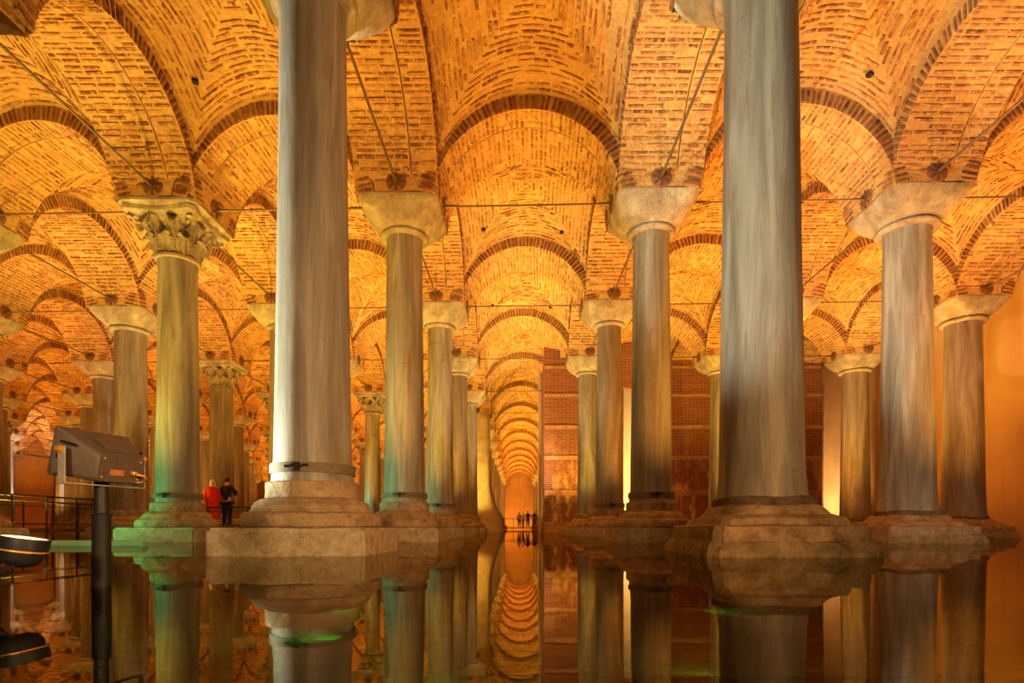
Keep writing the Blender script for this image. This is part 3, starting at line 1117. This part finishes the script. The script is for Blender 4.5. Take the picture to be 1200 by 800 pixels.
railing('distant railing across the end of the nave before tiny visitors', (-4.6, 58.5), (3.6, 58.5), .95, 8, None, .25)
# pipe lying on the water surface at left
m = MB()
m.tube([(-7.8, 8.3, .03), (-6.6, 8.05, .03), (-5.35, 7.95, .035)], .055, 12)
tag(obj('pipe', m.mesh('pipe', M_PIPE, 60)), 'green-lit pipe lying at the water line behind the pole floodlight', 'pipe')
spot('green_floodlight', (-4.6, 6.2, .12), (-6.6, 8.1, 0.0), 30, (.05, 1.0, .25), 90, .6, .03)
spot('green_floodlight', (-5.2, 3.4, .16), (-2.4, 5.4, .0), 5, (.05, 1.0, .15), 40, .6, .02)
for gx, gy, tx, ty, gp in ((-1.0, 3.4, -3.2, 3.5, 16), (-1.6, 4.6, -0.4, 4.0, 5), (0.9, 2.4, 0.5, 3.2, 2.5), (1.4, 4.4, 2.4, 4.3, 5), (-0.2, 2.2, -0.9, 2.9, 2.5)):
    spot('underwater_green_light', (gx, gy, -.30), (tx, ty, -.40), gp * 1.5, (.05, 1.0, .12), 100, 1.0, .01)

# ------------------------------------------------------------------ the floodlight on its pole
def px2w(x, y, Y):
    return Vector(((x - 607) * Y / 650, Y, H + (617.5 - y) * Y / 650))
fl_o = empty('floodlight', (px2w(119, 617, 2.6).x, 2.6, 0))
tag(fl_o, 'large grey floodlight on a black pole standing in the water', 'floodlight')
zt = H + (617.5 - 560) * 2.6 / 650
m = MB()
m.lathe([(.038, -.34), (.038, H + (617.5 - 604) * 2.6 / 650 - .0), (.040, .335), (.030, .34), (.029, zt + .02)], 24)
obj('pole', m.mesh('pole', M_BLACK, 40), fl_o)
hd = empty('head', (0, 0, zt + .095), math.radians(74), fl_o)
hd.scale = (.88, .88, .88)   # local +Y is the way it shines
def rect(w_, h_, y, z=0, r=.02, n=4):
    out = []
    for cx, cz, a0 in ((1, 1, 0), (-1, 1, 1), (-1, -1, 2), (1, -1, 3)):
        for q in range(n):
            a = (a0 + q / (n - 1)) * PI / 2
            out.append((cx * (w_ / 2 - r) + r * math.cos(a), y, z + cz * (h_ / 2 - r) + r * math.sin(a)))
    return out
tilt = Matrix.Rotation(math.radians(14), 4, 'X')
m = MB()
m.rings([rect(.24, .14, -.15, -.03, .02), rect(.26, .155, -.14, -.03, .03), rect(.36, .235, .05, .0, .02), rect(.385, .25, .07, 0, .012), rect(.385, .25, .085, 0, .012)], True, tilt)
hb_o = obj('housing', m.mesh('housing', M_LAMPBODY, 35), hd)
m = MB()
m.rings([rect(.36, .225, .086, 0, .01), rect(.36, .225, .089, 0, .01)], True, tilt)
obj('lens', m.mesh('lens', M_GLASSDK), hd)
m = MB()
m.box((0, -.045, .093), (.15, .13, .008), tilt @ Matrix.Translation((0, .02, .003)) @ Matrix.Rotation(math.radians(22), 4, 'X') @ Matrix.Translation((0, -.015, .012)))
obj('top_cover', m.mesh('top_cover', M_LAMPBODY), hd)
m = MB()
m.box((-.02, -.152, -.05), (.075, .004, .03), tilt)
lb = obj('rating_label', m.mesh('rating_label', M_LABEL), hd)
m = MB()
for q in range(4):
    m.box((-.02 + (.004 if q % 2 else 0), -.155, -.039 - q * .0072), (.064 - .01 * (q % 2), .001, .0022), tilt)
obj('label_print', m.mesh('label_print', M_BRASS), hd)
m = MB()
for sx in (-1, 1):
    for sz in (-1, 1):
        m.lathe([(.005, 0), (.005, .006), (.003, .008)], 8, tilt @ Matrix.Translation((sx * .098, -.15, -.03 + sz * .048)) @ Matrix.Rotation(PI / 2, 4, 'X'))
obj('screw', m.mesh('screw', M_BRASS), hd)
m = MB()
m.lathe([(.013, 0), (.013, .02), (.009, .022), (.009, .035)], 12, tilt @ Matrix.Translation((.065, -.15, -.045)) @ Matrix.Rotation(PI / 2, 4, 'X'))
m.tube([tilt @ Vector(p) for p in ((.065, -.18, -.045), (.09, -.20, -.047), (.115, -.195, -.06), (.118, -.17, -.085), (.09, -.13, -.10), (.03, -.08, -.115))], .006, 8)
obj('cable_gland', m.mesh('cable_gland', M_BRASS, 50), hd)
m = MB()
m.box((0, -.02, -.150), (.43, .045, .006))
for sx in (-1, 1):
    m.box((sx * .213, -.02, -.06), (.006, .045, .185))
br = obj('bracket', m.mesh('bracket', M_BRACKET), hd)
m = MB()
for sx in (-1, 1):
    m.lathe([(.02, 0), (.02, .012), (.012, .014), (.012, .028)], 14, Matrix.Translation((sx * .214, -.02, .018)) @ Matrix.Rotation(sx * PI / 2, 4, 'Y'))
obj('pivot_bolt', m.mesh('pivot_bolt', M_BRASS, 40), hd)
m = MB()
for sx in (-1, 1):
    m.box((sx * .178, .0, .055), (.008, .10, .012), tilt)
    m.box((sx * .182, .03, -.02), (.008, .05, .022), tilt)
obj('side_vent', m.mesh('side_vent', M_BLACK), hd)
# white ballast block at the pole's foot, under water
m = MB()
m.box((-.055, .05, -.03), (.045, .05, .14))
bevel(obj('foot_block', m.mesh('foot_block', M_BRACKET), fl_o), .012)

# round lamp at the left edge
Y2 = 2.1
p = px2w(27, 640, Y2)
rl = empty('round_lamp', (p.x - .05, Y2, 0))
tag(rl, 'small round uplight with glowing rim at the left edge', 'lamp')
hd2 = empty('head', (.05, 0, p.z), 0, rl)
rot = Matrix.Rotation(math.radians(13), 4, Vector((-.665, .745, 0))) @ Matrix.Rotation(math.radians(6), 4, 'X')
m = MB()
m.lathe([(.03, -.075), (.055, -.065), (.068, -.045), (.070, -.012), (.078, -.010), (.080, .03), (.0785, .036), (.074, .036), (.072, .02)], 32, rot)
obj('housing', m.mesh('housing', M_BLACK, 40), hd2)
m = MB()
m.lathe([(.02, .018), (.073, .018), (.073, .0315), (.02, .0315)], 32, rot)
obj('glowing_lens', m.mesh('glowing_lens', M_GLOW, 40), hd2)
m = MB()
m.rings([[(.0825 * math.cos(a), .0825 * math.sin(a), z) for a in [2 * PI * q / 32 for q in range(32)]] for z in (-.016, -.010)], True, rot)
obj('lower_rim', m.mesh('lower_rim', M_BRASS, 40), hd2)
m = MB()
m.tube([(-.045, -.02, -.34), (-.045, -.02, p.z - .10), (-.045, -.02, p.z - .03)], .022, 12)
m.box((-.045, -.0, p.z - .03), (.03, .05, .07))
obj('stand', m.mesh('stand', M_BLACK, 40), rl)
m = MB()
m.tube([(.07, -.03, p.z - .055), (.03, -.05, p.z - .085), (-.03, -.03, p.z - .12)], .005, 8)
obj('cable', m.mesh('cable', M_BLACK, 60), rl)

# dark cable on the floor at right
m = MB()
pts = []
for q in range(24):
    t = q / 23
    pts.append((.2 + 2.6 * t, 1.95 + .35 * t + .05 * math.sin(t * 9), -.30))
m.tube(pts, .02, 8)
tag(obj('cable', m.mesh('cable', M_BLACK, 60)), 'dark cable lying under the water in the foreground', 'cable')

# ------------------------------------------------------------------ visitors
def skin_mesh(name, joints, edges, m_, sub=2):
    me = bpy.data.meshes.new(name)
    me.from_pydata([j[0] for j in joints], edges, [])
    me.materials.append(m_)
    o = bpy.data.objects.new(name, me)
    COL.objects.link(o)
    sk = o.modifiers.new('skin', 'SKIN')
    sk.use_smooth_shade = True
    for v, j in zip(me.skin_vertices[0].data, joints):
        r_ = j[1]
        v.radius = (r_, r_) if not isinstance(r_, tuple) else r_
        v.use_root = False
    me.skin_vertices[0].data[0].use_root = True
    sb = o.modifiers.new('sub', 'SUBSURF')
    sb.levels = sub
    sb.render_levels = sub
    return o
def person(loc, rz, h, top, bottom, hair, label, armbend='rest', coat=None, scarf=None, sub=2):
    k = h / 1.72
    t = empty('person', loc, rz)
    tag(t, label, 'person')
    fx = [-.02, .03]
    fwd = -1
    J = [((0, 0, .93), (.15, .11)), ((0, 0, 1.12), (.135, .095)), ((0, -.01, 1.32), (.16, .10)), ((0, -.01, 1.44), (.09, .07)), ((0, -.015, 1.50), .052), ((0, -.02, 1.58), (.07, .085)), ((0, -.02, 1.66), (.068, .08))]
    E = [(0, 1), (1, 2), (2, 3), (3, 4), (4, 5), (5, 6)]
    for s in (-1, 1):
        b = len(J)
        if armbend == 'phone':
            el, wr, hn = (s * .27, -.10, 1.14), (s * .10, -.34, 1.30), (s * .05, -.40, 1.36)
        elif armbend == 'hip' :
            el, wr, hn = (s * .30, .04, 1.14), (s * .20, -.18, 1.04), (s * .14, -.24, 1.05)
        else:
            el, wr, hn = (s * .23, .02, 1.14), (s * .24, -.06, .90), (s * .235, -.09, .81)
        J += [((s * .19, 0, 1.38), .058), (el, .046), (wr, .034), (hn, .038)]
        E += [(3, b), (b, b + 1), (b + 1, b + 2), (b + 2, b + 3)]
        b = len(J)
        J += [((s * .095, 0, .84), .088), ((s * .10, -.02, .48), .062), ((s * .105, .01, .10), .044), ((s * .115, -.05, .035), .042), ((s * .12, -.16, .03), .036)]
        E += [(0, b), (b, b + 1), (b + 1, b + 2), (b + 2, b + 3), (b + 3, b + 4)]
    body = skin_mesh('body', J, E, M_SKIN, sub)
    body.parent = t
    body.scale = (k, k, k)
    def grow(name, idx, ed, m_, g):
        mp = {q: n_ for n_, q in enumerate(idx)}
        JJ = [(J[q][0], tuple(x + g for x in J[q][1]) if isinstance(J[q][1], tuple) else J[q][1] + g) for q in idx]
        EE = [(mp[a], mp[b]) for a, b in ed]
        o = skin_mesh(name, JJ, EE, m_, sub)
        o.parent = t
        o.scale = (k, k, k)
        return o
    grow('top', [1, 0, 2, 3, 7, 8, 9, 16, 17, 18], [(1, 0), (1, 2), (2, 3), (3, 7), (7, 8), (8, 9), (3, 16), (16, 17), (17, 18)], top, .018)
    grow('trousers', [0, 11, 12, 13, 20, 21, 22], [(0, 11), (11, 12), (12, 13), (0, 20), (20, 21), (21, 22)], bottom, .016)
    for s in (-1, 1):
        mm = MB()
        mm.rings([[((s * .12) + .05 * math.cos(a), -.07 + .13 * math.sin(a), z) for a in [2 * PI * q / 14 for q in range(14)]] for z in (.0, .03, .07)])
        o = obj('shoe', mm.mesh('shoe', M_BLACK, 50), t)
        o.scale = (k, k, k)
    # face: nose, eyes, mouth, ears
    mm = MB()
    mm.add([(-.014, -.098, 1.575), (.014, -.098, 1.575), (0, -.122, 1.578), (0, -.098, 1.615)], [(0, 1, 2), (0, 2, 3), (1, 3, 2)])
    for s in (-1, 1):
        mm.box((s * .074, -.01, 1.60), (.012, .03, .05))
    o = obj('nose_and_ears', mm.mesh('nose_and_ears', M_SKIN), t)
    o.scale = (k, k, k)
    mm = MB()
    for s in (-1, 1):
        mm.box((s * .027, -.098, 1.622), (.022, .012, .010))
    mm.box((0, -.097, 1.553), (.04, .012, .008))
    o = obj('eyes_and_mouth', mm.mesh('eyes_and_mouth', M_BLACK), t)
    o.scale = (k, k, k)
    mm = MB()
    R_ = []
    for j in range(8):
        a = j / 7 * PI / 2 * 1.25 - PI / 2 * .25
        R_.append([(.085 * math.cos(a) * math.cos(b), -.005 + .098 * math.cos(a) * math.sin(b) * (1 if math.sin(b) > 0 or a > .35 else .72), 1.625 + .105 * math.sin(a)) for b in [2 * PI * q / 18 for q in range(18)]])
    mm.rings(R_)
    if not scarf:
        o = obj('hair', mm.mesh('hair', hair, 70), t)
        o.scale = (k, k, k)
    if scarf:
        mm = MB()
        prof = [(.15, 1.36), (.115, 1.43), (.10, 1.50), (.10, 1.58), (.096, 1.66), (.07, 1.725), (.02, 1.75)]
        mm.rings([[(r_ * math.cos(a), .012 + r_ * 1.02 * math.sin(a) * (1 if math.sin(a) > -.3 or z_ < 1.52 or z_ > 1.67 else .6), z_) for a in [2 * PI * q / 20 for q in range(20)]] for r_, z_ in prof])
        o = obj('headscarf', mm.mesh('headscarf', scarf, 70), t)
        o.scale = (k, k, k)
    if coat:
        mm = MB()
        prof = [(.24, .32, .19), (.225, .6, .18), (.205, .95, .165), (.19, 1.15, .15), (.205, 1.35, .145), (.15, 1.45, .11), (.09, 1.48, .09)]
        mm.rings([[(a_ * math.cos(q), -.01 + b_ * math.sin(q), z_) for q in [2 * PI * n_ / 24 for n_ in range(24)]] for a_, z_, b_ in prof])
        o = obj('coat', mm.mesh('coat', coat, 70), t)
        o.scale = (k, k, k)
    return t
C_RED, C_BLK, C_WHT, C_CRM, C_BLUE, C_HAIR, C_GRY = cloth((.62, .03, .02)), cloth((.012, .012, .014)), cloth((.75, .72, .62)), cloth((.62, .52, .36)), cloth((.10, .13, .18)), cloth((.02, .012, .008)), cloth((.25, .26, .28))
person(((249 - 607) * 19.2 / 650, 19.2, .242), math.radians(35), 1.66, C_RED, C_RED, C_HAIR, 'visitor in a long red coat and pale headscarf on the walkway', 'rest', C_RED, C_CRM)
person(((266 - 607) * 19.3 / 650, 19.3, .242), math.radians(170), 1.74, C_BLK, C_BLK, C_HAIR, 'visitor in black seen from behind with raised forearms', 'phone')
for x, yy, tp, bt, lab, hh, rz, arm in (
        (608.5, 59.8, C_WHT, C_BLK, 'tiny distant visitor in cream top and dark trousers at the nave end', 1.62, 0.3, 'rest'),
        (613.0, 59.5, C_WHT, C_GRY, 'tiny distant visitor in white top and pale trousers at the nave end', 1.55, -0.2, 'rest'),
        (618.5, 60.0, C_BLK, C_BLK, 'tiny distant visitor in dark clothes beside the white tops', 1.75, 0.1, 'hip'),
        (626.0, 59.7, C_BLK, C_BLUE, 'tiny distant visitor in dark clothes nearest the brick wall edge', 1.70, 0.4, 'hip')):
    person(((x - 607) * yy / 650, yy, .252), rz, hh, tp, bt, C_HAIR, lab, arm, sub=1)

# small square drain holes in the vaults (as dark sockets)
m = MB()
m.rings([[(.045 * a, .045 * b, z) for a, b in ((-1, -1), (1, -1), (1, 1), (-1, 1))] for z in (-.03, .02)])
HOLE = m.mesh('drain_hole', M_BLACK)
for i, k in ((0, 2), (1, 1), (-1, 1), (-1, 2), (1, 2), (0, 3)):
    xa, xb = XL_I[i], XL_I[i + 1]
    xc = (xa + xb) / 2
    yc = (ycol(k, xc) + ycol(k + 1, xc)) / 2
    for dx, dy in ((.95, 1.15), (-1.05, 1.0)):
        obj('drain_hole', HOLE, ceiling, (xc + dx, yc + dy, vz(dx, dy) - .01), .3)
